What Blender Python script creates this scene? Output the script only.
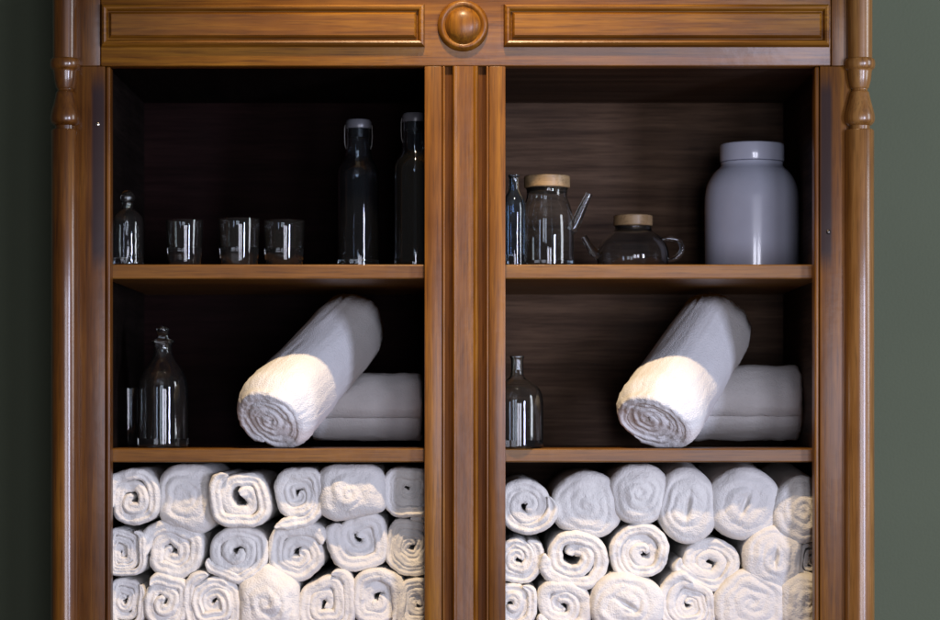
import bpy, bmesh, math, random
from mathutils import Vector, Matrix, noise

R = math.radians
random.seed(7)
for o in list(bpy.data.objects):
    bpy.data.objects.remove(o)
S = bpy.context.scene
COL = S.collection

# ------------------------------------------------------------------ camera
PX = 748.0            # photo pixels per metre on the front plane of the cabinet (y = 0)
D = 3.2               # camera distance from that plane
EYE_PY = 420.0        # photo row of the eye level (the photograph is framed above it, so the lens is shifted)
EYE = 1.45 - (EYE_PY - 310) / PX   # camera height
cam_d = bpy.data.cameras.new('camera')
cam = bpy.data.objects.new('camera', cam_d)
COL.objects.link(cam)
cam.location = (0, -D, EYE)
cam.rotation_euler = (R(90), 0, 0)
cam_d.sensor_width = 36
cam_d.lens = 36 * D / (940 / PX)
cam_d.shift_y = (EYE_PY - 310) / 940
cam_d.clip_end = 100
cam_d.dof.use_dof = True
cam_d.dof.focus_distance = D + 0.02
cam_d.dof.aperture_fstop = 4.0
S.camera = cam

# ------------------------------------------------------------------ light
W = bpy.data.worlds.new('World')
S.world = W
W.use_nodes = True
W.node_tree.nodes['Background'].inputs[0].default_value = (0.80, 0.85, 1.0, 1)
W.node_tree.nodes['Background'].inputs[1].default_value = 0.035


def aim(o, target):
    o.rotation_euler = (Vector(target) - o.location).to_track_quat('-Z', 'Y').to_euler()


def area(name, loc, target, sx, sy, power, col):
    l = bpy.data.lights.new(name, 'AREA')
    l.shape = 'RECTANGLE'
    l.size, l.size_y = sx, sy
    l.energy = power
    l.color = col
    o = bpy.data.objects.new(name, l)
    COL.objects.link(o)
    o.location = loc
    aim(o, target)
    return o


area('side_window', (2.9, -1.15, 1.95), (0, 0.1, 1.5), 0.55, 1.4, 30, (0.88, 0.92, 1.0))
area('front_window', (2.35, -3.6, 1.38), (0.1, 0, 1.35), 0.42, 1.2, 100, (0.70, 0.75, 1.0))
for wx in (0.42, 1.38):
    area('far_window_pane', (wx, -5.2, 1.05), (0.1, 0, 1.35), 0.68, 1.7, 50, (0.84, 0.85, 1.0))
sp = bpy.data.lights.new('ceiling_spot', 'SPOT')
sp.energy = 162
sp.color = (1.0, 0.73, 0.44)
sp.spot_size = R(44)
sp.spot_blend = 1.0
sp.shadow_soft_size = 0.045
spo = bpy.data.objects.new('ceiling_spot', sp)
COL.objects.link(spo)
spo.location = (0.0, -0.76, 2.92)
aim(spo, (0, 0.02, 1.32))

S.view_settings.view_transform = 'Standard'
S.view_settings.look = 'None'
S.view_settings.exposure = 0
S.view_settings.gamma = 1
S.cycles.use_denoising = True
S.cycles.max_bounces = 14
S.cycles.transmission_bounces = 12
S.cycles.diffuse_bounces = 5
S.cycles.transparent_max_bounces = 12
S.cycles.caustics_reflective = False
S.cycles.caustics_refractive = False
S.cycles.sample_clamp_indirect = 4


# ------------------------------------------------------------------ coordinates
def P(px, py, y=0.0):
    """photo pixel -> point of the place at depth y behind the cabinet front"""
    k = (D + y) / D / PX
    return Vector(((px - 470) * k, y, EYE - (py - EYE_PY) * k))


def X(px, y=0.0):
    return P(px, 0, y).x


def Z(py, y=0.0):
    return P(0, py, y).z


# ------------------------------------------------------------------ materials
def new_mat(name):
    m = bpy.data.materials.new(name)
    m.use_nodes = True
    return m, m.node_tree, m.node_tree.nodes['Principled BSDF']


def N(nt, kind, **kw):
    n = nt.nodes.new(kind)
    for k, v in kw.items():
        setattr(n, k, v)
    return n


def ramp(nt, stops):
    r = N(nt, 'ShaderNodeValToRGB')
    e = r.color_ramp.elements
    while len(e) < len(stops):
        e.new(0.5)
    for el, (p, c) in zip(e, stops):
        el.position = p
        el.color = (*c, 1)
    return r


def wood(name, grain, dark, mid, light, rough=0.46, coat=0.36, coat_rough=0.28, bump=0.15, stains=(), seed=0.0, spec=0.25, pores=0.34, wave=0.25):
    """varnished wood with grain along axis 'x', 'y' or 'z'; stains = soft dark marks (x, z, half width, half height)"""
    m, nt, bs = new_mat(name)
    L = nt.links
    tc = N(nt, 'ShaderNodeTexCoord')
    mp = N(nt, 'ShaderNodeMapping')
    sc = [44.0, 44.0, 44.0]
    sc['xyz'.index(grain)] = 1.4
    mp.inputs['Scale'].default_value = sc
    mp.inputs['Location'].default_value = (seed, seed * 1.7, seed * 0.6)
    L.new(tc.outputs['Object'], mp.inputs['Vector'])
    n1 = N(nt, 'ShaderNodeTexNoise')
    n1.inputs['Scale'].default_value = 1.0
    n1.inputs['Detail'].default_value = 7
    n1.inputs['Roughness'].default_value = 0.62
    n1.inputs['Distortion'].default_value = 0.5
    L.new(mp.outputs[0], n1.inputs['Vector'])
    mp2 = N(nt, 'ShaderNodeMapping')
    sc2 = [210.0, 210.0, 210.0]
    sc2['xyz'.index(grain)] = 9.0
    mp2.inputs['Scale'].default_value = sc2
    L.new(tc.outputs['Object'], mp2.inputs['Vector'])
    n2 = N(nt, 'ShaderNodeTexNoise')
    n2.inputs['Scale'].default_value = 1.0
    n2.inputs['Detail'].default_value = 4
    L.new(mp2.outputs[0], n2.inputs['Vector'])
    n3 = N(nt, 'ShaderNodeTexNoise')          # broad patches of age and polish
    n3.inputs['Scale'].default_value = 6.0
    n3.inputs['Detail'].default_value = 5
    L.new(tc.outputs['Object'], n3.inputs['Vector'])
    mx = N(nt, 'ShaderNodeMath', operation='MULTIPLY_ADD')
    mx.inputs[1].default_value = 0.30
    L.new(n2.outputs[0], mx.inputs[0])
    m0 = N(nt, 'ShaderNodeMath', operation='MULTIPLY')
    m0.inputs[1].default_value = 0.62
    L.new(n1.outputs[0], m0.inputs[0])
    L.new(m0.outputs[0], mx.inputs[2])
    ad = N(nt, 'ShaderNodeMath', operation='MULTIPLY_ADD')
    ad.inputs[1].default_value = 0.30
    L.new(n3.outputs[0], ad.inputs[0])
    L.new(mx.outputs[0], ad.inputs[2])
    cr = ramp(nt, [(0.40, dark), (0.60, mid), (0.80, light)])
    L.new(ad.outputs[0], cr.inputs[0])
    mp3 = N(nt, 'ShaderNodeMapping')
    sc3 = [520.0, 520.0, 520.0]
    sc3['xyz'.index(grain)] = 22.0
    mp3.inputs['Scale'].default_value = sc3
    L.new(tc.outputs['Object'], mp3.inputs['Vector'])
    n4 = N(nt, 'ShaderNodeTexNoise')
    n4.inputs['Scale'].default_value = 1.0
    n4.inputs['Detail'].default_value = 2
    L.new(mp3.outputs[0], n4.inputs['Vector'])
    pr = N(nt, 'ShaderNodeMapRange')
    pr.inputs['From Min'].default_value = 0.50
    pr.inputs['From Max'].default_value = 0.66
    pr.inputs['To Min'].default_value = 0.0
    pr.inputs['To Max'].default_value = pores
    L.new(n4.outputs[0], pr.inputs['Value'])
    pm = N(nt, 'ShaderNodeMix', data_type='RGBA')
    L.new(pr.outputs[0], pm.inputs['Factor'])
    L.new(cr.outputs[0], pm.inputs['A'])
    pm.inputs['B'].default_value = (dark[0] * 0.4, dark[1] * 0.4, dark[2] * 0.4, 1)
    col = pm.outputs['Result']
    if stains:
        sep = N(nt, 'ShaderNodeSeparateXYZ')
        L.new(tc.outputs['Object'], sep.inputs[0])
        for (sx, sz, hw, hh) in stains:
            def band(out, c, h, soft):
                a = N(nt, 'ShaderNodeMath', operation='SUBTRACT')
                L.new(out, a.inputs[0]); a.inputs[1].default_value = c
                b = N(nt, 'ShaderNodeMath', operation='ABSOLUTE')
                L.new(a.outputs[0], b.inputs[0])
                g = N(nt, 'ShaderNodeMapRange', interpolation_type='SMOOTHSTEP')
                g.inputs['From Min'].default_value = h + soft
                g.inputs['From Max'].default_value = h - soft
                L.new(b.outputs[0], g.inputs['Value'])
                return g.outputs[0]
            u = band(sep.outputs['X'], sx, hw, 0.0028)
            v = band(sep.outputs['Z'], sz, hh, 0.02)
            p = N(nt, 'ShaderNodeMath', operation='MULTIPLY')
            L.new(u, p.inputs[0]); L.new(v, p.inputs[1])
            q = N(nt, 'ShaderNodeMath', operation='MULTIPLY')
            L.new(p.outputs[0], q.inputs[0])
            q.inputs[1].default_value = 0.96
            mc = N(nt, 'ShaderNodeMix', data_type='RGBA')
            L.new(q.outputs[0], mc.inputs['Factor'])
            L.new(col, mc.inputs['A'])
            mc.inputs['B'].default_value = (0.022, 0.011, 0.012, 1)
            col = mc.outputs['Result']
    L.new(col, bs.inputs['Base Color'])
    rr = N(nt, 'ShaderNodeMapRange')
    rr.inputs['From Min'].default_value = 0.3
    rr.inputs['From Max'].default_value = 0.7
    rr.inputs['To Min'].default_value = rough - 0.08
    rr.inputs['To Max'].default_value = rough + 0.12
    L.new(n3.outputs[0], rr.inputs['Value'])
    L.new(rr.outputs[0], bs.inputs['Roughness'])
    bs.inputs['Specular IOR Level'].default_value = spec
    bs.inputs['Coat Weight'].default_value = coat
    bs.inputs['Coat Roughness'].default_value = coat_rough
    bp = N(nt, 'ShaderNodeBump')
    bp.inputs['Strength'].default_value = bump
    bp.inputs['Distance'].default_value = 0.0012
    L.new(mx.outputs[0], bp.inputs['Height'])
    L.new(bp.outputs[0], bs.inputs['Normal'])
    n5 = N(nt, 'ShaderNodeTexNoise')          # uneven old varnish
    n5.inputs['Scale'].default_value = 46
    n5.inputs['Detail'].default_value = 5
    L.new(tc.outputs['Object'], n5.inputs['Vector'])
    b5 = N(nt, 'ShaderNodeBump')
    b5.inputs['Strength'].default_value = wave
    b5.inputs['Distance'].default_value = 0.002
    L.new(n5.outputs[0], b5.inputs['Height'])
    L.new(b5.outputs[0], bs.inputs['Coat Normal'])
    return m


CH_D, CH_M, CH_L = (0.064, 0.0175, 0.0016), (0.165, 0.059, 0.0040), (0.325, 0.137, 0.0095)
M_WOOD_X = wood('cherry_wood_across', 'x', CH_D, CH_M, CH_L)
M_WOOD_Z = wood('cherry_wood_upright', 'z', CH_D, CH_M, CH_L, seed=3.1)
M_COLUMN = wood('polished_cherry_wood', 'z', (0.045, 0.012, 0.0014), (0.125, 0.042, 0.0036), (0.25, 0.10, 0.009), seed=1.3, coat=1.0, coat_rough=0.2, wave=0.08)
M_COLUMN_R = wood('polished_cherry_wood_window_lit', 'z', (0.085, 0.030, 0.006), (0.23, 0.098, 0.021), (0.38, 0.19, 0.052), seed=1.9, coat=1.0, coat_rough=0.24, wave=0.08)  # right column, paler than the left: side window light put into the colour
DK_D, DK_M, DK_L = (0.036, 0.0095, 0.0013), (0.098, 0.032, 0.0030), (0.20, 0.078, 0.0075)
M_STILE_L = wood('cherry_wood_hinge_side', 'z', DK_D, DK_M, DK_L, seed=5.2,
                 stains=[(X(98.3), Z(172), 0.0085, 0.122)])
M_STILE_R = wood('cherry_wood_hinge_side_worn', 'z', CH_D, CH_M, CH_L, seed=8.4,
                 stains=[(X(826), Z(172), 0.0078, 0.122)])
M_GROOVE = wood('dark_groove_wood', 'z', (0.035, 0.010, 0.002), (0.085, 0.028, 0.004), (0.14, 0.05, 0.008), rough=0.6, coat=0.0, spec=0.12)
M_SHELF = wood('shelf_wood', 'x', (0.085, 0.031, 0.0045), (0.165, 0.067, 0.0085), (0.235, 0.105, 0.015), rough=0.45, coat=0.25, seed=11)
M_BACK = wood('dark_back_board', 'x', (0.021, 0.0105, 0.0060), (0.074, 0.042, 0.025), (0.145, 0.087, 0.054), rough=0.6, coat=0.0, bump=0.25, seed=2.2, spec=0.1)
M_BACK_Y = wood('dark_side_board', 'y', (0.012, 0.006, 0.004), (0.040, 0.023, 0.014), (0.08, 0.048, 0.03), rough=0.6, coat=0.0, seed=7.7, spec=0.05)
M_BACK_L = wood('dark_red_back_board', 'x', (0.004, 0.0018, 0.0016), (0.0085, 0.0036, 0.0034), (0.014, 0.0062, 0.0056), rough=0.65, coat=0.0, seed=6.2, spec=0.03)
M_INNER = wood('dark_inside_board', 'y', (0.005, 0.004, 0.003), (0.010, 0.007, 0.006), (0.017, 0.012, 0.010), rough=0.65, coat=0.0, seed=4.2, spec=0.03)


def mat_wall():
    m, nt, bs = new_mat('sage_wall_paint')
    L = nt.links
    tc = N(nt, 'ShaderNodeTexCoord')
    n = N(nt, 'ShaderNodeTexNoise')
    n.inputs['Scale'].default_value = 3
    n.inputs['Detail'].default_value = 6
    L.new(tc.outputs['Object'], n.inputs['Vector'])
    cr = ramp(nt, [(0.3, (0.078, 0.095, 0.055)), (0.7, (0.090, 0.109, 0.064))])
    L.new(n.outputs[0], cr.inputs[0])
    L.new(cr.outputs[0], bs.inputs['Base Color'])
    bs.inputs['Roughness'].default_value = 0.75
    n2 = N(nt, 'ShaderNodeTexNoise')
    n2.inputs['Scale'].default_value = 260
    L.new(tc.outputs['Object'], n2.inputs['Vector'])
    b = N(nt, 'ShaderNodeBump')
    b.inputs['Strength'].default_value = 0.25
    b.inputs['Distance'].default_value = 0.002
    L.new(n2.outputs[0], b.inputs['Height'])
    L.new(b.outputs[0], bs.inputs['Normal'])
    return m


def mat_towel(name, base):
    m, nt, bs = new_mat(name)
    L = nt.links
    tc = N(nt, 'ShaderNodeTexCoord')
    n = N(nt, 'ShaderNodeTexNoise')
    n.inputs['Scale'].default_value = 330
    n.inputs['Detail'].default_value = 3
    L.new(tc.outputs['Object'], n.inputs['Vector'])
    v = N(nt, 'ShaderNodeTexVoronoi')
    v.inputs['Scale'].default_value = 480
    L.new(tc.outputs['Object'], v.inputs['Vector'])
    a = N(nt, 'ShaderNodeMath', operation='SUBTRACT')
    L.new(n.outputs[0], a.inputs[0]); L.new(v.outputs['Distance'], a.inputs[1])
    b = N(nt, 'ShaderNodeBump')
    b.inputs['Strength'].default_value = 0.40
    b.inputs['Distance'].default_value = 0.0018
    L.new(a.outputs[0], b.inputs['Height'])
    L.new(b.outputs[0], bs.inputs['Normal'])
    n2 = N(nt, 'ShaderNodeTexNoise')
    n2.inputs['Scale'].default_value = 38
    n2.inputs['Detail'].default_value = 4
    L.new(tc.outputs['Object'], n2.inputs['Vector'])
    cr = ramp(nt, [(0.3, tuple(c * 0.93 for c in base)), (0.7, base)])
    L.new(n2.outputs[0], cr.inputs[0])
    L.new(cr.outputs[0], bs.inputs['Base Color'])
    bs.inputs['Roughness'].default_value = 0.95
    bs.inputs['Specular IOR Level'].default_value = 0.1
    bs.inputs['Sheen Weight'].default_value = 0.25
    bs.inputs['Sheen Roughness'].default_value = 0.6
    return m


def mat_glass(name, tint=(0.93, 0.97, 0.98), rough=0.01, trans=0.994):
    m, nt, bs = new_mat(name)
    bs.inputs['Base Color'].default_value = (*tint, 1)
    bs.inputs['Transmission Weight'].default_value = trans
    bs.inputs['Roughness'].default_value = rough
    bs.inputs['IOR'].default_value = 1.47
    return m


def mat_plain(name, col, rough=0.4, metal=0.0, coat=0.0, var=0.06, sss=0.0):
    m, nt, bs = new_mat(name)
    L = nt.links
    tc = N(nt, 'ShaderNodeTexCoord')
    n = N(nt, 'ShaderNodeTexNoise')
    n.inputs['Scale'].default_value = 30
    n.inputs['Detail'].default_value = 5
    L.new(tc.outputs['Object'], n.inputs['Vector'])
    cr = ramp(nt, [(0.3, tuple(c * (1 - var) for c in col)), (0.7, col)])
    L.new(n.outputs[0], cr.inputs[0])
    L.new(cr.outputs[0], bs.inputs['Base Color'])
    bs.inputs['Roughness'].default_value = rough
    bs.inputs['Metallic'].default_value = metal
    bs.inputs['Coat Weight'].default_value = coat
    bs.inputs['Coat Roughness'].default_value = 0.06
    if sss:
        bs.inputs['Subsurface Weight'].default_value = sss
        bs.inputs['Subsurface Radius'].default_value = (0.02, 0.02, 0.02)
    return m


M_WALL = mat_wall()
M_FLOOR = wood('oak_floor', 'x', (0.10, 0.055, 0.028), (0.17, 0.10, 0.05), (0.23, 0.14, 0.08), seed=20)
M_TOWEL = mat_towel('white_terry', (0.79, 0.765, 0.73))
M_TOWEL_B = mat_towel('white_bath_terry', (0.84, 0.83, 0.83))
M_GLASS = mat_glass('clear_glass')
M_GLASS_B = mat_glass('bluish_hazy_glass', (0.86, 0.94, 1.0), 0.01, 0.996)
M_JAR = mat_plain('pale_glazed_ceramic', (0.70, 0.745, 0.90), 0.25, coat=1.0)
M_BAMBOO = wood('bamboo_lid_wood', 'x', (0.20, 0.125, 0.055), (0.33, 0.22, 0.11), (0.43, 0.31, 0.17), rough=0.45, coat=0.2, seed=9)
M_STEEL = mat_plain('screw_steel', (0.75, 0.72, 0.66), 0.25, metal=1.0)
M_WIRE = mat_plain('bail_wire', (0.14, 0.13, 0.12), 0.45, metal=1.0)
M_SILICONE = mat_plain('dark_stopper', (0.10, 0.10, 0.11), 0.3)


# ------------------------------------------------------------------ mesh helpers
def obj(name, bm, mat, parent=None, origin=None, smooth=None):
    """links ONE mesh; vertices are given in world coordinates"""
    me = bpy.data.meshes.new(name)
    bmesh.ops.recalc_face_normals(bm, faces=bm.faces)
    base = Vector((0, 0, 0))
    if parent is not None:
        base = Vector(parent['_base']) if '_base' in parent else Vector(parent.location)
    elif origin is not None:
        base = Vector(origin)
    for v in bm.verts:
        v.co -= base
    bm.to_mesh(me)
    bm.free()
    if smooth is not None:
        for p in me.polygons:
            p.use_smooth = True
        if smooth < 180:
            me.set_sharp_from_angle(angle=R(smooth))
    me.materials.append(mat)
    o = bpy.data.objects.new(name, me)
    COL.objects.link(o)
    if parent is not None:
        o.parent = parent
    else:
        o.location = base
    return o


def tag(o, label=None, cat=None, group=None, kind=None):
    if label: o['label'] = label
    if cat: o['category'] = cat
    if group: o['group'] = group
    if kind: o['kind'] = kind
    return o


def empty(name, loc, label, cat, group=None):
    o = bpy.data.objects.new(name, None)
    COL.objects.link(o)
    o.location = loc
    o.empty_display_size = 0.05
    return tag(o, label, cat, group)


def add_box(bm, x0, x1, y0, y1, z0, z1, bev=0.0, seg=2):
    vs = [bm.verts.new((x, y, z)) for x in (x0, x1) for y in (y0, y1) for z in (z0, z1)]
    fs = []
    for idx in ((0, 1, 3, 2), (4, 6, 7, 5), (0, 4, 5, 1), (2, 3, 7, 6), (0, 2, 6, 4), (1, 5, 7, 3)):
        fs.append(bm.faces.new([vs[i] for i in idx]))
    if bev:
        es = list({e for f in fs for e in f.edges})
        bmesh.ops.bevel(bm, geom=es, offset=bev, segments=seg, profile=0.5, affect='EDGES')
    return bm


def box(x0, x1, y0, y1, z0, z1, bev=0.0, seg=2):
    return add_box(bmesh.new(), x0, x1, y0, y1, z0, z1, bev, seg)


def add_lathe(bm, cx, cy, prof, seg=48, axis='z', wob=None):
    """prof = list of (radius, height) world heights; radius 0 closes"""
    rings = []
    for (r, h) in prof:
        if r <= 1e-6:
            p = (cx, cy, h) if axis == 'z' else (cx, h, cy)
            rings.append([bm.verts.new(p)])
            continue
        ring = []
        for k in range(seg):
            a = 2 * math.pi * k / seg
            rr = r * (wob(a, h) if wob else 1.0)
            if axis == 'z':
                ring.append(bm.verts.new((cx + rr * math.cos(a), cy + rr * math.sin(a), h)))
            else:   # axis along y; cy is the height of the axis
                ring.append(bm.verts.new((cx + rr * math.cos(a), h, cy + rr * math.sin(a))))
        rings.append(ring)
    for A, B in zip(rings, rings[1:]):
        if len(A) == 1 and len(B) == 1:
            continue
        for k in range(seg):
            k2 = (k + 1) % seg
            if len(A) == 1:
                bm.faces.new((A[0], B[k2], B[k]))
            elif len(B) == 1:
                bm.faces.new((A[k], A[k2], B[0]))
            else:
                bm.faces.new((A[k], A[k2], B[k2], B[k]))
    return bm


def smooth_prof(pts, n=4):
    """Catmull-Rom through the profile points"""
    out = []
    for i in range(len(pts) - 1):
        p0 = pts[max(i - 1, 0)]; p1 = pts[i]; p2 = pts[i + 1]; p3 = pts[min(i + 2, len(pts) - 1)]
        for k in range(n):
            t = k / n
            out.append(tuple(0.5 * (2 * b + (c - a) * t + (2 * a - 5 * b + 4 * c - d) * t * t + (3 * b - a - 3 * c + d) * t ** 3)
                             for a, b, c, d in zip(p0, p1, p2, p3)))
    out.append(pts[-1])
    return [(max(r, 0.0), h) for r, h in out]


def add_tube(bm, pts, rads, seg=12):
    prev = None
    rings = []
    for i, p in enumerate(pts):
        p = Vector(p)
        t = (Vector(pts[min(i + 1, len(pts) - 1)]) - Vector(pts[max(i - 1, 0)])).normalized()
        u = t.cross(Vector((0, 1, 0.01))).normalized()
        v = t.cross(u).normalized()
        r = rads[i] if isinstance(rads, (list, tuple)) else rads
        rings.append([bm.verts.new(p + u * r * math.cos(2 * math.pi * k / seg) + v * r * math.sin(2 * math.pi * k / seg)) for k in range(seg)])
    for A, B in zip(rings, rings[1:]):
        for k in range(seg):
            bm.faces.new((A[k], A[(k + 1) % seg], B[(k + 1) % seg], B[k]))
    bm.faces.new(rings[0][::-1])
    bm.faces.new(rings[-1])
    return bm


# ------------------------------------------------------------------ setting
DEPTH = 0.45
tag(obj('wall', box(-3.5, 3.2, DEPTH + 0.004, DEPTH + 0.12, 0, 3.0), M_WALL), kind='structure',
    label='sage green painted wall behind the cabinet')
tag(obj('floor', box(-3.5, 3.2, -5.6, DEPTH + 0.12, -0.06, 0.0), M_FLOOR), kind='structure',
    label='wooden floor below the cabinet')

# ------------------------------------------------------------------ cabinet
cab = empty('display_cabinet', (0, 0, 0),
            'tall varnished wooden cabinet with turned corner columns and a round rosette', 'cabinet')
FR = 0.028             # thickness of the face frame
z_top = Z(-60)
z_open = Z(66)
z_bot = Z(640)
zf = 0.14              # top of plinth
xl, xr = X(56), X(869)
# carcass
obj('side_panel', box(xl, xl + 0.022, FR + 0.001, DEPTH, zf, z_top, 0.001), M_WOOD_Z, cab)
obj('side_panel', box(xr - 0.022, xr, FR + 0.001, DEPTH, zf, z_top, 0.001), M_WOOD_Z, cab)
ix0, ix1 = xl + 0.024, xr - 0.024     # lining
xm = X(465)
zi0, zi1 = z_bot - 0.012, Z(52)
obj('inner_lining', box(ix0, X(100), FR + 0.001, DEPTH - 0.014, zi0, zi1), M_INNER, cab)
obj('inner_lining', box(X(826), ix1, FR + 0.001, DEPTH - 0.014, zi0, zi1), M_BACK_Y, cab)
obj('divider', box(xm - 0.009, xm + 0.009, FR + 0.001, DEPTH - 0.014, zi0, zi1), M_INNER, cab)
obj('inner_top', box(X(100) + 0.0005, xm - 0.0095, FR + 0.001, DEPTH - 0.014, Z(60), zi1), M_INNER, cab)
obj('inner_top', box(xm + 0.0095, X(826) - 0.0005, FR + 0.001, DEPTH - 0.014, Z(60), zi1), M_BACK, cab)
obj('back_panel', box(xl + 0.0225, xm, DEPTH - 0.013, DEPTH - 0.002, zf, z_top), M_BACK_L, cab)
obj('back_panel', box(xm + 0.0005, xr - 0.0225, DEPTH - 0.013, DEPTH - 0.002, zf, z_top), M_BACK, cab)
obj('top_board', box(xl - 0.0, xr, FR + 0.001, DEPTH, z_top + 0.0005, z_top + 0.02, 0.003), M_WOOD_X, cab)
obj('cornice', box(xl - 0.02, xr + 0.02, -0.022, FR, z_top + 0.0005, z_top + 0.035, 0.008, 3), M_WOOD_X, cab)

# shelves
YS = 0.032
sh_up, sh_lo = Z(264.5, YS), Z(448.5, YS)
for (zt, th) in ((sh_up, 0.0195), (sh_lo, 0.0185), (z_bot, 0.02)):
    obj('shelf', box(X(100) + 0.001, xm - 0.0098, YS, DEPTH - 0.0145, zt - th, zt, 0.0018), M_SHELF, cab)
    obj('shelf', box(xm + 0.0098, X(826) - 0.001, YS, DEPTH - 0.0145, zt - th, zt, 0.0018), M_SHELF, cab)

# face frame: stiles left and right, with a round bead along the opening
zlow = Z(655)
bm = box(X(72), X(105), 0.0, FR, zlow, z_open - 0.0004, 0.0015)
add_box(bm, X(72), X(100.2), 0.0, FR, z_open - 0.0002, z_top, 0.0015)
add_box(bm, X(105.4), X(110), 0.003, FR, zlow, z_open - 0.0004, 0.0022, 3)
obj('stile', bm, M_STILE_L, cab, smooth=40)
bm = box(X(820), X(852), 0.0, FR, zlow, z_open - 0.0004, 0.0015)
add_box(bm, X(831.3), X(852), 0.0, FR, z_open - 0.0002, z_top, 0.0015)
add_box(bm, X(815), X(819.6), 0.003, FR, zlow, z_open - 0.0004, 0.0022, 3)
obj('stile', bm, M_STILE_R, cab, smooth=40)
# frieze board above the openings
bm = box(X(100.7), X(830.9), 0.0004, FR, z_open, z_top, 0.0018)
obj('frieze_rail', bm, M_WOOD_X, cab, smooth=40)
# lower rail, cupboard front and plinth, below the photograph
obj('bottom_rail', box(X(72), X(852), 0.0, FR, Z(720), zlow - 0.0005, 0.0018), M_WOOD_X, cab)
for (a, b) in ((xl + 0.003, X(460)), (X(464), xr - 0.003)):
    d = obj('cupboard_door', box(a, b, 0.002, FR, zf + 0.01, Z(720) - 0.003, 0.003), M_WOOD_Z, cab)
    obj('door_panel', box(a + 0.09, b - 0.09, -0.006, 0.0018, zf + 0.1, Z(720) - 0.09, 0.004), M_WOOD_Z, d)
obj('plinth', box(xl - 0.005, xr + 0.005, -0.006, DEPTH, 0.0, zf, 0.004), M_WOOD_X, cab)


def moulded_panel(px0, px1, py0, py1):
    """raised frieze panel: nested frames stepping out of the board; (inset px, y)"""
    steps = [(-0.5, 0.001), (0.0, -0.004), (1.2, -0.0085), (3.4, -0.0105), (5.4, -0.0095), (6.6, -0.0065),
             (7.6, -0.0038), (8.3, -0.0038), (8.9, -0.0060), (10.0, -0.0088), (11.5, -0.0105)]
    bm = bmesh.new()
    prev = None
    for (i, y) in steps:
        ins = i * 0.92
        x0, x1, z0, z1 = X(px0 + ins), X(px1 - ins), Z(py1 - ins), Z(py0 + ins)
        ring = [bm.verts.new(c) for c in ((x0, y, z0), (x1, y, z0), (x1, y, z1), (x0, y, z1))]
        if prev:
            for k in range(4):
                bm.faces.new((prev[k], prev[(k + 1) % 4], ring[(k + 1) % 4], ring[k]))
        prev = ring
    bm.faces.new(prev)
    return bm


obj('frieze_panel', moulded_panel(102, 424.5, 5, 47), M_WOOD_X, cab, smooth=24)
obj('frieze_panel', moulded_panel(504, 829, 5, 47), M_WOOD_X, cab, smooth=24)
# rosette
k = 1 / PX
rp = [(25.8 * k, 0.001), (25.5 * k, -0.002), (24.7 * k, -0.0052), (23.0 * k, -0.0082), (21.2 * k, -0.0090), (19.6 * k, -0.0080),
      (18.6 * k, -0.0068), (18.0 * k, -0.0064), (17.4 * k, -0.0078), (16.0 * k, -0.0104), (13.0 * k, -0.0136), (9.0 * k, -0.0158),
      (4.5 * k, -0.0170), (0, -0.0174)]
obj('rosette', add_lathe(bmesh.new(), X(463), Z(26), rp, 64, axis='y'), M_WOOD_Z, cab, smooth=50)
# centre post: two door stiles, dark grooves, rounded middle strip
zt2 = z_open - 0.0004
obj('centre_post', box(X(428), X(502), 0.0085, FR, zlow, zt2), M_GROOVE, cab)


def fluted(x0, x1, y0, y1, bead, side):
    bm = bmesh.new()
    if side == 'r':
        add_box(bm, x0, x1 - bead - 0.0006, y0, y1, zlow, zt2, 0.0012)
        add_box(bm, x1 - bead, x1, y0 - 0.0012, y1, zlow, zt2, bead * 0.42, 3)
    else:
        add_box(bm, x0 + bead + 0.0006, x1, y0, y1, zlow, zt2, 0.0012)
        add_box(bm, x0, x0 + bead, y0 - 0.0012, y1, zlow, zt2, bead * 0.42, 3)
    return bm


obj('door_stile', fluted(X(424.5), X(445), 0.0005, 0.0082, 0.0036, 'r'), M_WOOD_Z, cab, smooth=40)
bm = bmesh.new()
pr = [(452.3, 0.0082), (452.3, 0.002), (453.2, -0.001), (454.6, -0.0022), (456.0, -0.0016), (457.0, -0.0004),
      (473.2, -0.0004), (474.4, -0.0018), (476.0, -0.0026), (477.4, -0.0012), (478.3, 0.002), (478.3, 0.0082)]
A = [bm.verts.new((X(p), y, zlow)) for p, y in pr]
B = [bm.verts.new((X(p), y, zt2)) for p, y in pr]
for i in range(len(pr) - 1):
    bm.faces.new((A[i], A[i + 1], B[i + 1], B[i]))
bm.faces.new(A); bm.faces.new(B)
obj('middle_strip', bm, M_WOOD_Z, cab, smooth=35)
obj('door_stile', fluted(X(486), X(505.5), 0.0005, 0.0082, 0.0036, 'l'), M_WOOD_Z, cab, smooth=40)


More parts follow.
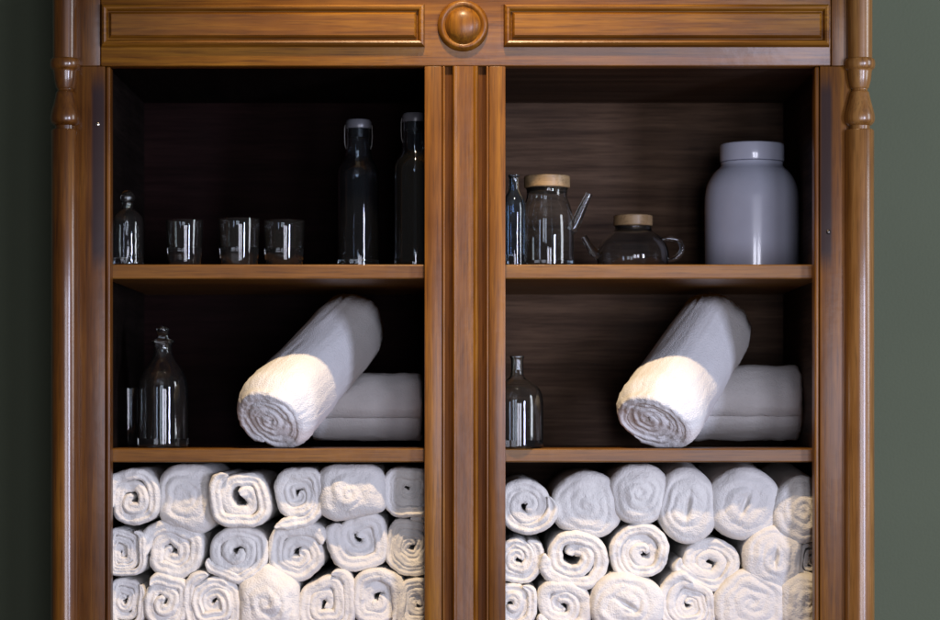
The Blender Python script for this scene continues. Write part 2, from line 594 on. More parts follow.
# turned corner columns
def column(px):
    c = X(px)
    pts = [(0, -58), (12.6, -58), (12.6, -20), (12.5, 20), (12.4, 59.0)]
    prof = [(r * k, Z(h)) for r, h in pts]
    ring = smooth_prof([(12.4, 59.2), (14.2, 60.0), (15.2, 62.8), (15.3, 66.0), (14.4, 69.2), (12.6, 71.0), (11.9, 73.5), (11.2, 80.0), (9.8, 86.0), (8.9, 89.0)], 4)
    prof += [(r * k, Z(h)) for r, h in ring]
    prof += [(7.9 * k, Z(89.6)), (7.9 * k, Z(91.6))]
    vase = smooth_prof([(8.2, 92.0), (9.2, 93.2), (10.2, 97.5), (11.8, 104.0), (13.8, 111.5), (14.9, 118.0), (14.2, 123.0), (11.4, 126.0)], 5)
    prof += [(r * k, Z(h)) for r, h in vase]
    prof += [(10.2 * k, Z(126.6)), (10.2 * k, Z(130.0)), (13.4 * k, Z(130.4)), (14.2 * k, Z(132.0)),
             (14.2 * k, Z(300)), (14.5 * k, Z(560)), (14.6 * k, Z(700)), (0, Z(700))]
    return add_lathe(bmesh.new(), c, -0.004, prof, 48)


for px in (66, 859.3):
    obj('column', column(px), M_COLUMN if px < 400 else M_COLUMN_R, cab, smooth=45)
    obj('column_base', box(X(px) - 0.021, X(px) + 0.021, -0.025, 0.0, zf + 0.001, Z(700.5), 0.003), M_WOOD_Z, cab)

# hinge screws
for (px, py) in ((97.6, 124.5), (828.5, 232)):
    bm = add_lathe(bmesh.new(), X(px), Z(py), [(0.0032, 0.0005), (0.0030, -0.0007), (0.0018, -0.0016), (0, -0.0019)], 20, axis='y')
    obj('screw', bm, M_STEEL if px < 400 else M_WIRE, cab, smooth=60)


# ------------------------------------------------------------------ towels
def terry(p, n, amp=1.0):
    """uneven pile: small pushes along the normal"""
    a = noise.noise(p * 330.0) * 0.00055
    b = noise.noise(p * 140.0 + Vector((3, 7, 1))) * 0.0011
    return p + n * (a + b) * amp


def spiral_roll(shape, frame, length, turns, th_ratio, seed, r_in=0.10, start=0.0, direction=1, prot=0.0, front_jit=0.004,
                tail=0.0, tail_turn=0.0, rim=1.0, taper=None, body_fn=None, step=0.0021, back_cap=False, mean_r=0.04, skew=0.0):
    """A towel rolled up. shape(theta) -> radius of the outline; frame(u, v, w) -> world point, w is depth behind the front.
    The sheet is a rounded strip that follows a spiral; its front edge is a soft fold."""
    rnd = random.Random(seed)
    bm = bmesh.new()
    pitch = (1.0 - r_in) / turns
    th = pitch * th_ratio
    # path in the cross-section
    total = turns * 2 * math.pi
    path = []
    a = 0.0
    while a < total:
        rr = r_in + (1.0 - th * 0.5 - r_in) * (a / total) ** 0.94
        ang = start + direction * (a - total)
        R0 = shape(ang)
        R0 = R0 * (0.25 + 0.75 * rr) + mean_r * 0.75 * (1 - rr)
        wob = 1 + 0.20 * noise.noise(Vector((math.cos(ang) * 1.3, math.sin(ang) * 1.0, seed * 3.7 + rr * 1.6))) * (1.2 - rr)
        path.append((Vector((math.cos(ang), math.sin(ang), 0)) * rr * R0 * wob, rr))
        a += step / max(rr * R0, 0.004)
    if tail > 0:
        d = (path[-1][0] - path[-3][0]).normalized()
        p = path[-1][0]
        nst = int(tail / step)
        for i in range(nst):
            rot = Matrix.Rotation(tail_turn / nst, 3, 'Z')
            d = (rot @ d)
            p = p + d * step
            path.append((p.copy(), 1.0))
    n = len(path)
    half0 = th * 0.5 * mean_r
    # strip profile: (across -1..1, depth) ; depth in units handled below
    prof = []
    lens = [0.042 + (length - 0.042) * t for t in (1, 0.86, 0.72, 0.58, 0.45, 0.33, 0.22, 0.12, 0.05)] + [0.042, 0.034, 0.026, 0.018, 0.011, 0.006]
    for l in lens:
        prof.append((1.0, l, 0))
    na = 14
    for i in range(na + 1):
        t = math.pi * i / na
        prof.append((math.cos(t), -math.sin(t), 1))
    for l in (0.006, 0.012, 0.022, 0.04, 0.04 + (length - 0.04) * 0.4, length):
        prof.append((-1.0, l, 0))
    rows = []
    for i, (p, rr) in enumerate(path):
        q0 = path[max(i - 1, 0)][0]; q1 = path[min(i + 1, n - 1)][0]
        tg = (q1 - q0).normalized()
        nr = Vector((tg.y, -tg.x, 0)) * direction
        endf = min(1.0, (i + 0.6) * step / (half0 * 1.2), (n - 0.4 - i) * step / (half0 * 1.2))
        endf = math.sqrt(max(0.05, 1 - (1 - endf) ** 2))
        pin = 0.0
        left_len = (n - 1 - i) * step
        if left_len < 0.014 and rr > 0.5:
            f2 = 0.35 + 0.65 * left_len / 0.014
            pin = half0 * (1 - f2) * (0.9 if tail == 0 else 0.3)
            endf *= f2
        p = p - nr * pin
        h = half0 * endf * (1 + 0.16 * noise.noise(Vector((i * step * 26, seed * 1.3, 0))))
        fy = -skew * p.y - prot * (1 - min(rr, 1) ** 2.2) + 1.8 * front_jit * (1.15 - min(rr, 1)) * noise.noise(Vector((rr * turns * 1.4, seed * 5.3, 2.0 + 0.5 * p.x / mean_r))) + front_jit * noise.noise(Vector((i * step * 16, seed * 2.1, 5))) + front_jit * 0.5 * noise.noise(Vector((i * step * 50, seed, 9)))
        groove = max(0.0, 0.34 + 0.5 * noise.noise(Vector((i * step * 9, seed * 4.1, 1))))
        row = []
        for (ac, dp, arc) in prof:
            gd = 1.0 - groove * math.exp(-((ac + 0.1) / 0.34) ** 2) if arc else 1.0
            ww = fy + h * rim * (1 + (dp * gd if arc else 0)) + (0 if arc else dp)
            tp = taper(max(ww, 0)) if taper else 1.0
            pos2 = p * tp + nr * (ac * h)
            w = frame(pos2.x, pos2.y, ww)
            row.append((w, ac, arc, nr, tg))
        rows.append(row)
    # real vertices with pile noise
    V = []
    for i, row in enumerate(rows):
        vr = []
        for j, (w, ac, arc, nr, tg) in enumerate(row):
            a0 = rows[max(i - 1, 0)][j][0]; a1 = rows[min(i + 1, n - 1)][j][0]
            b0 = row[max(j - 1, 0)][0]; b1 = row[min(j + 1, len(row) - 1)][0]
            nn = (a1 - a0).cross(b1 - b0)
            nn = nn.normalized() if nn.length > 1e-12 else Vector((0, -1, 0))
            q = terry(w, nn)
            if body_fn:
                q = body_fn(q)
            vr.append(bm.verts.new(q))
        V.append(vr)
    m = len(prof)
    for i in range(n - 1):
        for j in range(m - 1):
            bm.faces.new((V[i][j], V[i + 1][j], V[i + 1][j + 1], V[i][j + 1]))
        bm.faces.new((V[i][m - 1], V[i + 1][m - 1], V[i + 1][0], V[i][0]))
    bm.faces.new(V[0]); bm.faces.new(V[-1])
    return bm


def closed_roll(shape, frame, length, turns, seed, mean_r, direction=1, dome=0.006, slit=0.0, skew=0.0):
    """a tightly rolled towel whose end shows as a soft, slightly domed face with a shallow swirl"""
    bm = bmesh.new()
    nt = 132
    rim = 0.0085
    rows = []
    nr_ = 30
    for i in range(nr_ + 1):
        rho = max(i / nr_, 0.012)
        row = []
        for kk in range(nt):
            th = 2 * math.pi * kk / nt
            R0 = shape(th) * (0.25 + 0.75 * rho) + mean_r * 0.75 * (1 - rho)
            x, z = math.cos(th), math.sin(th)
            e = max(0.0, (rho * mean_r - (mean_r - rim)) / rim)
            depth = -dome * (1 - rho ** 2.5) + rim * (1 - math.sqrt(max(0.0, 1 - min(e, 1) ** 2)))
            wq = noise.noise(Vector((x * rho * 2.1, z * rho * 2.1, seed * 1.9)))
            ph = rho * turns - direction * th / (2 * math.pi) + 0.45 * wq
            fr = ph % 1.0
            ridge = (1 - abs(2 * fr - 1)) ** 0.6
            am = 0.0025 * (0.6 + 0.8 * noise.noise(Vector((x * rho * 1.6 + 9, z * rho * 1.6, seed * 0.7)))) * min(1, rho / 0.12) * (1 - min(e, 1) * 0.8)
            depth -= max(am, 0.0002) * ridge * 1.5
            depth += 0.0045 * noise.noise(Vector((x * rho * 1.7, z * rho * 1.7, seed + 20.5))) * (1 - rho * 0.5)
            if slit:
                sx = x * rho * math.cos(slit) + z * rho * math.sin(slit)
                sz = -x * rho * math.sin(slit) + z * rho * math.cos(slit)
                depth += 0.009 * math.exp(-(sz / 0.07) ** 2) * math.exp(-(sx / 0.28) ** 2)
            row.append((x * R0 * rho, z * R0 * rho, depth - skew * z * R0 * rho))
        rows.append(row)
    base_d = [0.002, 0.006, 0.011, 0.018, 0.028, 0.045, 0.08, 0.14, 0.22, length]
    for dd in base_d:
        rows.append([(q[0], q[1], rim + dd - skew * q[1] * max(0, 1 - dd / 0.03)) for q in rows[nr_]])
    W3 = [[frame(*q) for q in row] for row in rows]
    V = []
    for i, row in enumerate(W3):
        vr = []
        for kk in range(nt):
            a = W3[min(i + 1, len(W3) - 1)][kk] - W3[max(i - 1, 0)][kk]
            b = row[(kk + 1) % nt] - row[kk - 1]
            nn = b.cross(a)
            nn = nn.normalized() if nn.length > 1e-13 else Vector((0, -1, 0))
            if nn.y > 0.3: nn = -nn
            vr.append(bm.verts.new(terry(row[kk], nn, 0.6 if i > 2 else 0.3)))
        V.append(vr)
    for A, B in zip(V, V[1:]):
        for kk in range(nt):
            bm.faces.new((A[kk], A[(kk + 1) % nt], B[(kk + 1) % nt], B[kk]))
    bm.faces.new(V[0]); bm.faces.new(V[-1])
    return bm


YT = 0.064     # depth of the towels' front ends


class Roll:
    def __init__(s, px, py, rx, ry, rot=0, turns=2.2, fill=0.95, start=0, d=1, prot=0.004, r_in=0.12, tail=0, tturn=0, dy=0.0, jit=0.004, rim=1.0, label=''):
        s.__dict__.update(locals())
        c = P(px, py, YT)
        s.c = (c.x, c.z)
        q = (D + YT) / D / PX
        s.rx, s.ry = rx * q * 1.17, ry * q * 1.17
        s.rot = R(rot)

    def ell(s, th):
        t = th - s.rot
        return s.rx * s.ry / math.sqrt((s.ry * math.cos(t)) ** 2 + (s.rx * math.sin(t)) ** 2)


def outlines(rolls, xa, xb, zb):
    """outline of every roll, pressed flat where it meets its neighbours, the sides and the shelf"""
    res = []
    z_ceil = Z(464.5, YT)
    n = 144
    for i, r in enumerate(rolls):
        rad = []
        for kk in range(n):
            th = 2 * math.pi * kk / n
            e = r.ell(th)
            dx, dz = math.cos(th), math.sin(th)
            lim = e
            for j, o in enumerate(rolls):
                if j == i: continue
                vx, vz = o.c[0] - r.c[0], o.c[1] - r.c[1]
                dist = math.hypot(vx, vz)
                if dist > 0.16: continue
                an = math.atan2(vz, vx)
                ra, rb = r.ell(an), o.ell(an + math.pi)
                if ra + rb < dist: continue
                pl = dist * ra / (ra + rb)
                cs = (dx * vx + dz * vz) / dist
                if cs > 1e-4:
                    lim = min(lim, (pl + 0.0055) / cs)
            if dx > 1e-4: lim = min(lim, (xb - 0.001 - r.c[0]) / dx)
            if dx < -1e-4: lim = min(lim, (xa + 0.001 - r.c[0]) / dx)
            if dz > 1e-4: lim = min(lim, (z_ceil - r.c[1]) / dz)
            if dz < -1e-4: lim = min(lim, (zb + 0.001 - r.c[1]) / dz)
            rad.append(max(lim, 0.006))
        for _ in range(16):
            rad = [(rad[q - 1] + 2 * rad[q] + rad[(q + 1) % n]) / 4 for q in range(n)]
        res.append(rad)
    return res


def shape_fn(rad):
    n = len(rad)

    def f(th):
        t = (th / (2 * math.pi) * n) % n
        i = int(t)
        return rad[i % n] * (1 - (t - i)) + rad[(i + 1) % n] * (t - i)
    return f


GROUP_L = 'rolled white hand towels stacked in the left compartment'
GROUP_R = 'rolled white hand towels stacked in the right compartment'
left = [
    # top row
    Roll(134, 500, 29, 31, 20, 2.3, 0.80, 200, 1, -0.004, 0.10, jit=0.007, dy=-0.020, label='white towel with dark hollow coil by the left frame'),
    Roll(188, 499, 27, 32, 10, 4.2, 1.0, 255, 1, 0.010, 0.05, tail=0.022, tturn=0.6, label='plump closed white towel end beside the dark hollow coil'),
    Roll(244, 498, 31, 32, 0, 2.0, 0.86, 120, -1, -0.008, 0.155, jit=0.006, dy=-0.026, label='white open coil with curled inner tongue and thick rim'),
    Roll(298, 494, 26, 31, -8, 2.4, 0.96, 265, -1, 0.0, 0.14, tail=0.030, tturn=0.5, dy=-0.012, label='upright oval white towel, loose end trailing lower left'),
    Roll(351, 492, 33, 27, 0, 5.0, 1.0, 240, -1, 0.012, 0.03, tail=0.012, label='wide shaded closed white towel end, top row'),
    Roll(408, 489, 28, 29, 0, 2.6, 0.95, 30, 1, 0.002, 0.08, label='round white coil in the top row by the centre post'),
    # middle row
    Roll(121, 552, 25, 28, 0, 3.4, 1.0, 60, 1, 0.006, 0.06, label='white towel half hidden by the left frame, middle row'),
    Roll(172, 552, 31, 29, -15, 2.1, 0.92, 150, 1, 0.002, 0.12, tail=0.026, tturn=0.7, label='white towel, round core, loose flap, middle row'),
    Roll(236, 553, 35, 28, 5, 2.6, 0.92, 190, -1, 0.0, 0.10, label='flattened oval white coil, third from left in middle row'),
    Roll(298, 555, 33, 29, -20, 2.15, 0.90, 20, -1, 0.002, 0.10, label='big clear white snail coil, middle row'),
    Roll(361, 540, 36, 30, 35, 2.0, 0.92, 140, -1, 0.002, 0.13, label='slanted white coil leaning up right, middle row'),
    Roll(410, 546, 27, 32, 0, 3.2, 0.98, 90, 1, 0.006, 0.06, label='white towel touching the centre post, middle row'),
    # bottom row
    Roll(122, 601, 24, 29, 0, 3.0, 0.97, 40, 1, 0.003, 0.08, label='white towel cut by the left frame, bottom row'),
    Roll(164, 603, 27, 28, 0, 2.1, 0.94, 130, 1, 0.0, 0.12, label='small white coil, second from left in bottom row'),
    Roll(213, 603, 33, 33, 0, 2.8, 0.95, 100, -1, 0.003, 0.08, label='white ringed coil just left of the pointed closed end'),
    Roll(268, 604, 30, 36, 0, 5.5, 1.0, 270, 1, 0.012, 0.03, label='tall pointed closed white towel end, bottom row'),
    Roll(325, 603, 33, 35, 10, 2.5, 0.93, 80, 1, 0.002, 0.10, label='white coil just right of the pointed closed end'),
    Roll(377, 600, 31, 34, -15, 2.3, 0.94, 310, -1, 0.002, 0.10, label='white towel second from the centre post, bottom row'),
    Roll(417, 604, 22, 30, 0, 3.2, 0.98, 50, 1, 0.004, 0.07, label='white towel half hidden by the centre post, bottom row'),
]
right = [
    Roll(526, 505, 30, 32, 0, 2.3, 0.95, 20, 1, 0.003, 0.14, label='white towel ring touching the centre post, top row'),
    Roll(588, 506, 32, 32, 0, 3.6, 1.0, 80, -1, 0.008, 0.06, dy=0.012, label='round bluish towel, second from the centre post, top row'),
    Roll(640, 494, 28, 29, 0, 3.6, 1.0, 200, 1, 0.010, 0.05, dy=0.012, label='small smooth white towel end, third in the top row'),
    Roll(688, 506, 27, 36, 8, 4.2, 1.0, 260, 1, 0.008, 0.05, dy=0.012, rim=1.4, label='tall narrow white towel end, top row'),
    Roll(745, 504, 33, 34, 0, 5.5, 1.0, 250, 1, 0.012, 0.03, dy=0.008, rim=1.2, label='largest smooth white towel end, warm lit below, top row'),
    Roll(803, 512, 26, 34, 0, 4.4, 1.0, 250, -1, 0.008, 0.05, label='white towel half hidden by the right frame, top row'),
    # middle row
    Roll(518, 559, 25, 27, 0, 2.2, 0.92, 60, 1, 0.0, 0.12, label='white towel by the centre post, middle row'),
    Roll(575, 558, 36, 33, -25, 1.9, 0.86, 190, -1, -0.002, 0.16, tail=0.016, label='white towel with high looping fold, middle row'),
    Roll(643, 553, 30, 30, 0, 2.7, 0.90, 250, 1, -0.002, 0.10, jit=0.006, label='round open white coil with dark eye, middle row'),
    Roll(709, 563, 40, 25, -4, 2.4, 0.93, 170, -1, 0.0, 0.10, label='wide flattened white coil, middle row'),
    Roll(775, 557, 28, 28, 0, 4.0, 1.0, 260, 1, 0.008, 0.05, rim=1.5, label='closed white towel end under the largest smooth one'),
    Roll(815, 560, 20, 26, 0, 3.0, 0.97, 60, 1, 0.002, 0.08, label='white towel mostly hidden by the right frame, middle row'),
    # bottom row
    Roll(512, 604, 26, 27, 0, 2.6, 0.95, 60, 1, 0.002, 0.10, label='white towel cut off by the centre post, bottom row'),
    Roll(562, 605, 36, 28, -22, 2.3, 0.93, 200, -1, 0.002, 0.10, label='long slanted white coil, bottom row'),
    Roll(627, 605, 34, 29, -8, 4.2, 1.0, 150, 1, 0.006, 0.06, rim=2.6, label='white towel end with small central slit, bottom row'),
    Roll(690, 605, 31, 31, 0, 3.2, 0.97, 80, -1, 0.004, 0.07, label='white towel under the wide flattened coil, bottom row'),
    Roll(752, 603, 37, 29, 0, 3.8, 0.99, 170, 1, 0.002, 0.06, label='broad oval white towel end, bottom row'),
    Roll(808, 602, 26, 32, 0, 3.6, 1.0, 240, 1, 0.006, 0.05, label='white towel half hidden by the right frame, bottom row'),
]
for r in left[:6] + right[:6]:
    r.ry *= 0.93
for r in left:
    r.rx, r.ry = r.rx * 1.09, r.ry * 1.09
for (rolls, xa, xb, grp, side) in ((left, X(100), xm - 0.009, GROUP_L, 'left'), (right, xm + 0.009, X(826), GROUP_R, 'right')):
    outs = outlines(rolls, xa, xb, z_bot)
    for i, (r, rad) in enumerate(zip(rolls, outs)):
        f = shape_fn(rad)
        if r.turns <= 3.5 and r.r_in < 0.15:
            g = 0.5 * r.fill / r.turns
            r.r_in = 0.42 * g / (1 + g)
            r.fill = min(1.0, r.fill + 0.05)
            r.prot = -0.005 - 0.008 * random.random()
        cx, cz = r.c
        y0 = YT + r.dy + random.uniform(-0.007, 0.007)
        mean = sum(rad) / len(rad)

        rise = 0.07 if (side == 'right' and 3 <= i <= 5) else 0.0

        def frame(u, v, w, cx=cx, cz=cz, y0=y0, rise=rise):
            return Vector((cx + u, y0 + w, cz + v + rise * max(0.0, w - 0.02)))
        if r.turns > 3.5:
            bm = closed_roll(f, frame, 0.29, 3.2 if r.turns < 5 else 2.6, 10 + i * 3.3 + (41 if side == 'right' else 0), mean, r.d, r.prot, r.rim if r.rim != 1 else 0.0)
        else:
            bm = spiral_roll(f, frame, 0.30, r.turns, r.fill, 10 + i + (40 if side == 'right' else 0), r.r_in, R(r.start), r.d,
                         r.prot, r.jit, r.tail, r.tturn, r.rim, mean_r=mean)
        o = obj('rolled_hand_towel', bm, M_TOWEL, origin=(cx, y0, cz - mean), smooth=180)
        tag(o, '%s, in the %s stack' % (r.label, side), 'towel', grp)


def bath_roll(face, far, y0, y1, r_front, r_back, seed, start, direction, label, sq=0.0):
    a0, a1 = P(*face, y0), P(*far, y1)
    ax = (a1 - a0)
    L = ax.length
    w = ax.normalized()
    u = Vector((1, 0, 0))
    u = (u - w * u.dot(w)).normalized()
    v = u.cross(w) * -1
    if v.z < 0: v = -v
    Lw = L + r_back * 0.0

    def taper(t):
        f = min(max(t / Lw, 0), 1)
        blend = 1 - (1 - f) ** 2.2
        rr = r_front + (r_back - r_front) * blend
        e = max(0.0, (t - (Lw - 0.022)) / 0.022)
        end = math.sqrt(max(0.0, 1 - min(e, 1) ** 2)) * 0.16 + 0.84
        lip = min(t / 0.030, 1.0)
        lipf = 0.76 + 0.24 * math.sin(lip * math.pi / 2) ** 0.8
        return rr / r_front * end * lipf

    def frame(uu, vv, ww):
        t = min(max(ww / Lw, 0), 1)
        fold = 0.0017 * noise.noise(Vector((ww * 38 + uu * 12, vv * 9, seed))) * min(1, max(0, ww) / 0.04)
        an = math.atan2(vv, uu)
        rel = min(1, max(0, ww - 0.02) / 0.05) * min(1, math.hypot(uu, vv) / (0.8 * r_front))
        crease = noise.noise(Vector((ww * 75 + 0.8 * math.sin(an + seed), math.cos(an) * 0.9, seed + math.sin(an) * 0.9)))
        fold += (0.0016 * crease - 0.0022 * max(0, 0.25 - abs(crease)) ) * rel
        k2 = 1 + fold / 0.05
        sag = -0.002 * math.sin(math.pi * t)
        return a0 + w * ww + u * (uu * k2) + v * (vv * k2) + Vector((0, 0, sag))

    def shape(th):
        return r_front * (1 + (0.035 + sq) * math.sin(2 * th + seed) + 0.02 * math.sin(3 * th + 2 * seed))
    bm = spiral_roll(shape, frame, Lw, 4.6, 1.08, seed, 0.05, R(start), direction, 0.004, 0.0035, taper=taper, mean_r=r_front, step=0.0023, rim=0.8, skew=0.22 + sq * 2)
    # lower flat where the roll lies on the shelf
    for q in bm.verts:
        if q.co.z < sh_lo + 0.0008:
            q.co.z = sh_lo + 0.0008 + 0.15 * max(-0.002, q.co.z - sh_lo - 0.0008) * 0
    for q in bm.verts:          # pressed against the shelf above
        q.co.z = min(q.co.z, sh_up - 0.0205)
    o = obj('rolled_bath_towel', bm, M_TOWEL_B, origin=(a0.x, y0, sh_lo), smooth=180)
    tag(o, label, 'towel', 'thick rolled bath towels on the middle shelf')

    def push(p):
        t = (p - a0).dot(w)
        if t < 0 or t > Lw: return p
        c = a0 + w * t + Vector((0, 0, -0.002 * math.sin(math.pi * t / Lw)))
        rr = r_front * taper(t) + 0.001
        dvec = p - c
        dvec = dvec - w * dvec.dot(w)
        if dvec.length < rr:
            q = c + dvec.normalized() * rr + w * 0
            return Vector((p.x + (q.x - p.x), p.y + (q.y - p.y), max(q.z, sh_lo + 0.001)))
        return p
    return push


def lying_roll(px0, px1, py_top, yc, seed, push, label):
    z_t = Z(py_top, yc - 0.03)
    r = (z_t - sh_lo) / 2
    x0, x1 = X(px0, yc), X(px1, yc - 0.02)
    cz = sh_lo + r

    def shape(th):
        return r * (1 + 0.03 * math.sin(2 * th + seed))

    def frame(uu, vv, ww):
        fold = 0.0026 * noise.noise(Vector((ww * 42, uu * 26, vv * 26 + seed)))
        return Vector((x1 - ww, yc + uu * (1 + fold / 0.05), cz + vv * (1 + fold / 0.05)))
    bm = spiral_roll(shape, frame, x1 - x0, 4.2, 1.0, seed, 0.05, R(200), 1, 0.004, 0.004, mean_r=r, step=0.0026, body_fn=push)
    for q in bm.verts:
        if q.co.z < sh_lo + 0.0008: q.co.z = sh_lo + 0.0008
    o = obj('rolled_bath_towel', bm, M_TOWEL_B, origin=((x0 + x1) / 2, yc, sh_lo), smooth=180)
    tag(o, label, 'towel', 'thick rolled bath towels on the middle shelf')


ps = bath_roll((271, 419), (356, 324), 0.056, 0.278, 0.0660, 0.0580, 5, 250, 1,
               'thick white bath towel roll propped on another on the left shelf')
lying_roll(318, 421, 370, 0.272, 15, ps, 'white bath towel roll lying sideways under the propped one on the left shelf')
ps = bath_roll((651, 418), (716, 320), 0.056, 0.278, 0.0660, 0.0590, 8, 235, -1,
               'thick white bath towel roll propped on another on the right shelf', sq=0.045)
lying_roll(690, 799, 362, 0.272, 19, ps, 'bluish white bath towel roll lying sideways under the propped one on the right shelf')


# ------------------------------------------------------------------ glassware
def px_prof(pts, zb, q):
    """(radius px, height px above the shelf) -> metres"""
    return [(r * q, zb + h * q) for r, h in pts]


def vessel(outer, wall, zb, q, cx, cy, base=4.0, seg=56, wob=None, open_top=True):
    """glass vessel with real wall thickness from an outer profile given bottom-up in px"""
    o = px_prof(outer, zb, q)
    inner = [(max(r - wall * q, 0.0008), h) for r, h in o if h > zb + base * q]
    full = [(0, o[0][1])] + o + inner[::-1]
    full.append((0, inner[0][1]))
    return add_lathe(bmesh.new(), cx, cy, full, seg, wob=wob)


def q_at(y):
    return (D + y) / D / PX


GR = 'clear glass pieces on the cabinet shelves'


def tumbler(px, r, h, y, zb, label, group=None, r0=0.90):
    q = q_at(y)
    cx = X(px, y)
    out = [(r * (r0 - .08), 0), (r * (r0 - .02), 0.7), (r * r0, 2.2), (r * (r0 + .04), h * 0.4), (r * 0.985, h * 0.8), (r, h - 0.8), (r * 0.995, h)]
    bm = vessel(out, 1.3, zb + 0.0006, q, cx, y, base=3.6)
    o = obj('glass_tumbler', bm, M_GLASS, origin=(cx, y, zb), smooth=50)
    return tag(o, label, 'glass', group)


TG = 'plain drinking glasses on the upper left shelf'
tumbler(184.5, 18.5, 46, 0.085, sh_up, 'clear drinking glass on the upper left shelf, nearest the small stoppered bottle', TG)
tumbler(239, 21, 48, 0.10, sh_up, 'clear drinking glass on the upper left shelf, middle one of three', TG)
tumbler(284, 21, 47, 0.115, sh_up, 'clear drinking glass on the upper left shelf, nearest the tall bottles', TG)


def bottle(name, px, y, zb, prof, label, stopper=None, smat=None, mat=None, wob=None, cat='bottle', wall=1.5, group=None):
    q = q_at(y)
    cx = X(px, y)
    root = empty(name, (cx, y, zb), label, cat, group)
    obj('glass_body', vessel(smooth_prof(prof, 4), wall, zb + 0.0006, q, cx, y, wob=wob, seg=72), mat or M_GLASS, root, smooth=50)
    if stopper:
        obj('stopper', add_lathe(bmesh.new(), cx, y, [(0, px_prof([stopper[0]], zb, q)[0][1])] + px_prof(stopper, zb, q) + [(0, px_prof([stopper[-1]], zb, q)[0][1])], 40),
            smat or M_GLASS, root, smooth=40)
    return root, cx, q


TB = 'tall glass bottles on the upper left shelf'


def tall_bottle(px, y, hs, label):
    pr = [(18.8, 0), (20.3, 1.2), (20.7, 4), (20.7, 30), (20.7, 60), (20.7, 92), (20.2, 98), (17.8, 104), (14.6, 109), (12.9, 114), (12.4, 124), (12.2, 134), (12.2, 137), (12.2, 140)]
    pr = [(r, h * hs) for r, h in pr]
    t = 140 * hs
    st = [(9.4, t - 8), (9.6, t + 0.3), (12.6, t + 0.5), (13.0, t + 2), (13.0, t + 7), (11.5, t + 9.2), (6, t + 10)]
    root, cx, q = bottle('tall_bottle', px, y, sh_up, pr, label, st, M_SILICONE, M_GLASS_B, group=TB)
    # wire bail at the neck
    zb = sh_up
    for sg in (-1, 1):
        pts = [(cx + sg * r * q, y - 0.004, zb + h * q) for r, h in ((12.0, t - 20), (13.4, t - 16), (13.8, t - 8), (13.6, t + 1.5), (13.1, t + 4))]
        obj('wire_bail', add_tube(bmesh.new(), pts, 0.0007, 8), M_WIRE, root, smooth=60)


tall_bottle(358.5, 0.14, 1.0, 'tall clear glass bottle with dark stopper, the one nearer the drinking glasses')
tall_bottle(415, 0.09, 1.03, 'tall clear glass bottle with dark stopper partly hidden by the centre post')


def cut(a, h):
    return 1 + 0.035 * abs(math.sin(9 * a + h * 260)) * abs(math.sin(9 * a - h * 260)) * (1 if h < sh_up + 0.060 else 0)


bottle('small_decanter', 127.5, 0.075, sh_up,
       [(14.5, 0), (15.6, 1.4), (15.8, 4), (15.8, 24), (15.6, 42), (14.4, 49), (10, 54), (6.2, 57), (5.2, 60), (5.4, 63), (7, 64.5)],
       'small patterned glass bottle with ball stopper in the upper left corner by the frame',
       [(3.4, 58), (4.0, 65), (6.4, 65.4), (7.2, 69), (6.2, 73), (3.2, 75.5)], M_GLASS, M_GLASS, wob=cut, cat='bottle')

# upper right shelf
bottle('slim_bottle', 514, 0.075, sh_up,
       [(10.5, 0), (11.8, 1.2), (12, 4), (12, 40), (12, 58), (10.6, 66), (6.6, 73), (5.2, 78), (5.2, 88), (6, 89), (6, 91)],
       'slim blue tinted glass bottle half hidden behind the centre post, beside the jug', None, None,
       mat_glass('blue_glass', (0.62, 0.78, 0.95)), cat='bottle')


def lid_disc(root, cx, cy, r, z0, z1, mat, name='lid', lip=0.0):
    b = 0.0012
    pr = [(0, z0 - 0.006), (r * 0.86, z0 - 0.006), (r * 0.86, z0), (r - b, z0), (r, z0 + b), (r, z1 - b), (r - b, z1), (0, z1)]
    return obj(name, add_lathe(bmesh.new(), cx, cy, pr, 56), mat, root, smooth=40)


root, cx, q = bottle('glass_jug', 547, 0.125, sh_up,
                     [(24.5, 0), (26.4, 1.2), (27, 4), (27.2, 20), (27, 40), (26.0, 52), (23.6, 62), (21.0, 70), (20.4, 76), (21.0, 80)],
                     'clear glass jug with round bamboo lid and a slanted spout on the upper right shelf', cat='jug')
lid_disc(root, cx, 0.125, 23 * q, sh_up + 80.6 * q, sh_up + 92.5 * q, M_BAMBOO)
obj('spout', add_tube(bmesh.new(), [(cx + r * q, 0.125, sh_up + h * q) for r, h in ((24, 38), (29, 46), (34, 57), (39, 68), (42.5, 75))], [5.5 * q, 5 * q, 4.2 * q, 3.6 * q, 3.3 * q], 20),
    M_GLASS, root, smooth=60)

root, cx, q = bottle('glass_teapot', 633, 0.21, sh_up,
                     [(27, 0), (31, 1.5), (34.5, 6), (36, 14), (35, 23), (31, 31), (25, 37), (19.5, 41), (18.0, 44), (18.4, 46)],
                     'low round glass teapot with flat wooden lid standing on the upper right shelf', cat='teapot')
lid_disc(root, cx, 0.21, 19.5 * q, sh_up + 46.5 * q, sh_up + 57 * q, M_BAMBOO)
hp = [(35, 12), (44, 15), (49, 23), (46, 32), (36, 34), (28, 33)]
obj('handle', add_tube(bmesh.new(), [(cx + r * q, 0.21, sh_up + h * q) for r, h in smooth_prof(hp, 4)], 2.4 * q, 14), M_GLASS, root, smooth=60)
obj('spout', add_tube(bmesh.new(), [(cx - r * q, 0.21, sh_up + h * q) for r, h in ((33, 16), (40, 21), (45, 29), (49, 36))], [5 * q, 4.4 * q, 3.6 * q, 3 * q], 16), M_GLASS, root, smooth=60)

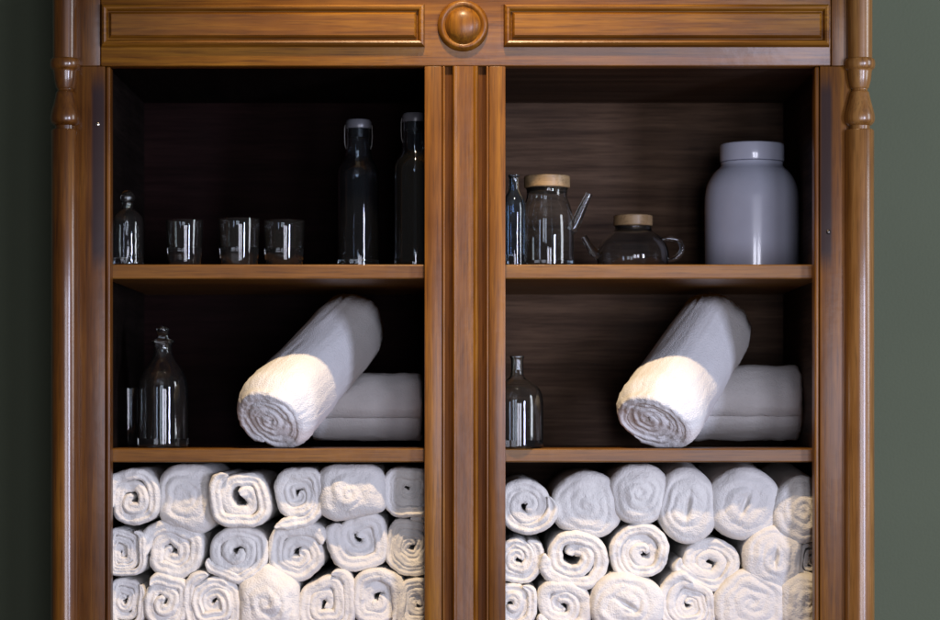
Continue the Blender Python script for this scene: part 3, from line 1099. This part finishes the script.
# ceramic jar
y = 0.27
q = q_at(y)
cx = X(752, y)
jar = empty('storage_jar', (cx, y, sh_up), 'large pale grey lavender ceramic jar with flat screw lid on the upper right shelf', 'jar')
bot = (310 - 264.5) / 1.0
zb = sh_up + 0.0006
jh = (Z(166, y) - zb) / q
body = [(0, 0), (43, 0), (45.4, 1.2), (46.6, 4), (47, 12), (47.2, 40), (47.2, jh - 38), (46.6, jh - 28), (44.6, jh - 19), (41, jh - 11.5), (36.5, jh - 5.5), (33, jh - 2.5), (31, jh), (31, jh + 3), (0, jh + 3)]
obj('jar_body', add_lathe(bmesh.new(), cx, y, px_prof(body[:3] + smooth_prof(body[3:13], 5) + body[13:], zb, q), 80), M_JAR, jar, smooth=50)
lid = [(0, jh + 3.4), (29, jh + 3.4), (31.6, jh + 3.8), (32, jh + 5), (32.2, jh + 19), (31.4, jh + 21), (28, jh + 22.2), (0, jh + 22.6)]
obj('lid', add_lathe(bmesh.new(), cx, y, px_prof(lid, zb, q), 80), M_JAR, jar, smooth=40)

# middle shelf glass
bottle('conical_decanter', 163, 0.13, sh_lo,
       [(23, 0), (24.6, 1.2), (25.2, 4), (25.2, 30), (25, 56), (24.0, 66), (21.0, 74), (16.5, 81), (12, 87.5), (9.4, 94), (9.0, 101), (10, 104)],
       'clear glass decanter with sloping shoulders and knob stopper on the left middle shelf',
       [(7, 98), (8, 104.5), (11.6, 105), (12, 107), (6, 109), (4.6, 112), (6.4, 115), (6.2, 119), (3, 121)], M_GLASS, M_GLASS, cat='decanter')
tumbler(128, 15, 58, 0.27, sh_lo, 'dim drinking glass behind the decanter on the left middle shelf')
bottle('round_shoulder_bottle', 517, 0.06, sh_lo,
       [(24, 0), (25.8, 1.2), (26.4, 4), (26.4, 24), (26.4, 43), (25.2, 53), (21.5, 60.5), (14.5, 66), (8.8, 69.5), (6.6, 74), (6.2, 84), (6.4, 89), (7.2, 90), (7.2, 92)],
       'narrow necked clear glass bottle beside the centre post on the right middle shelf', cat='bottle')
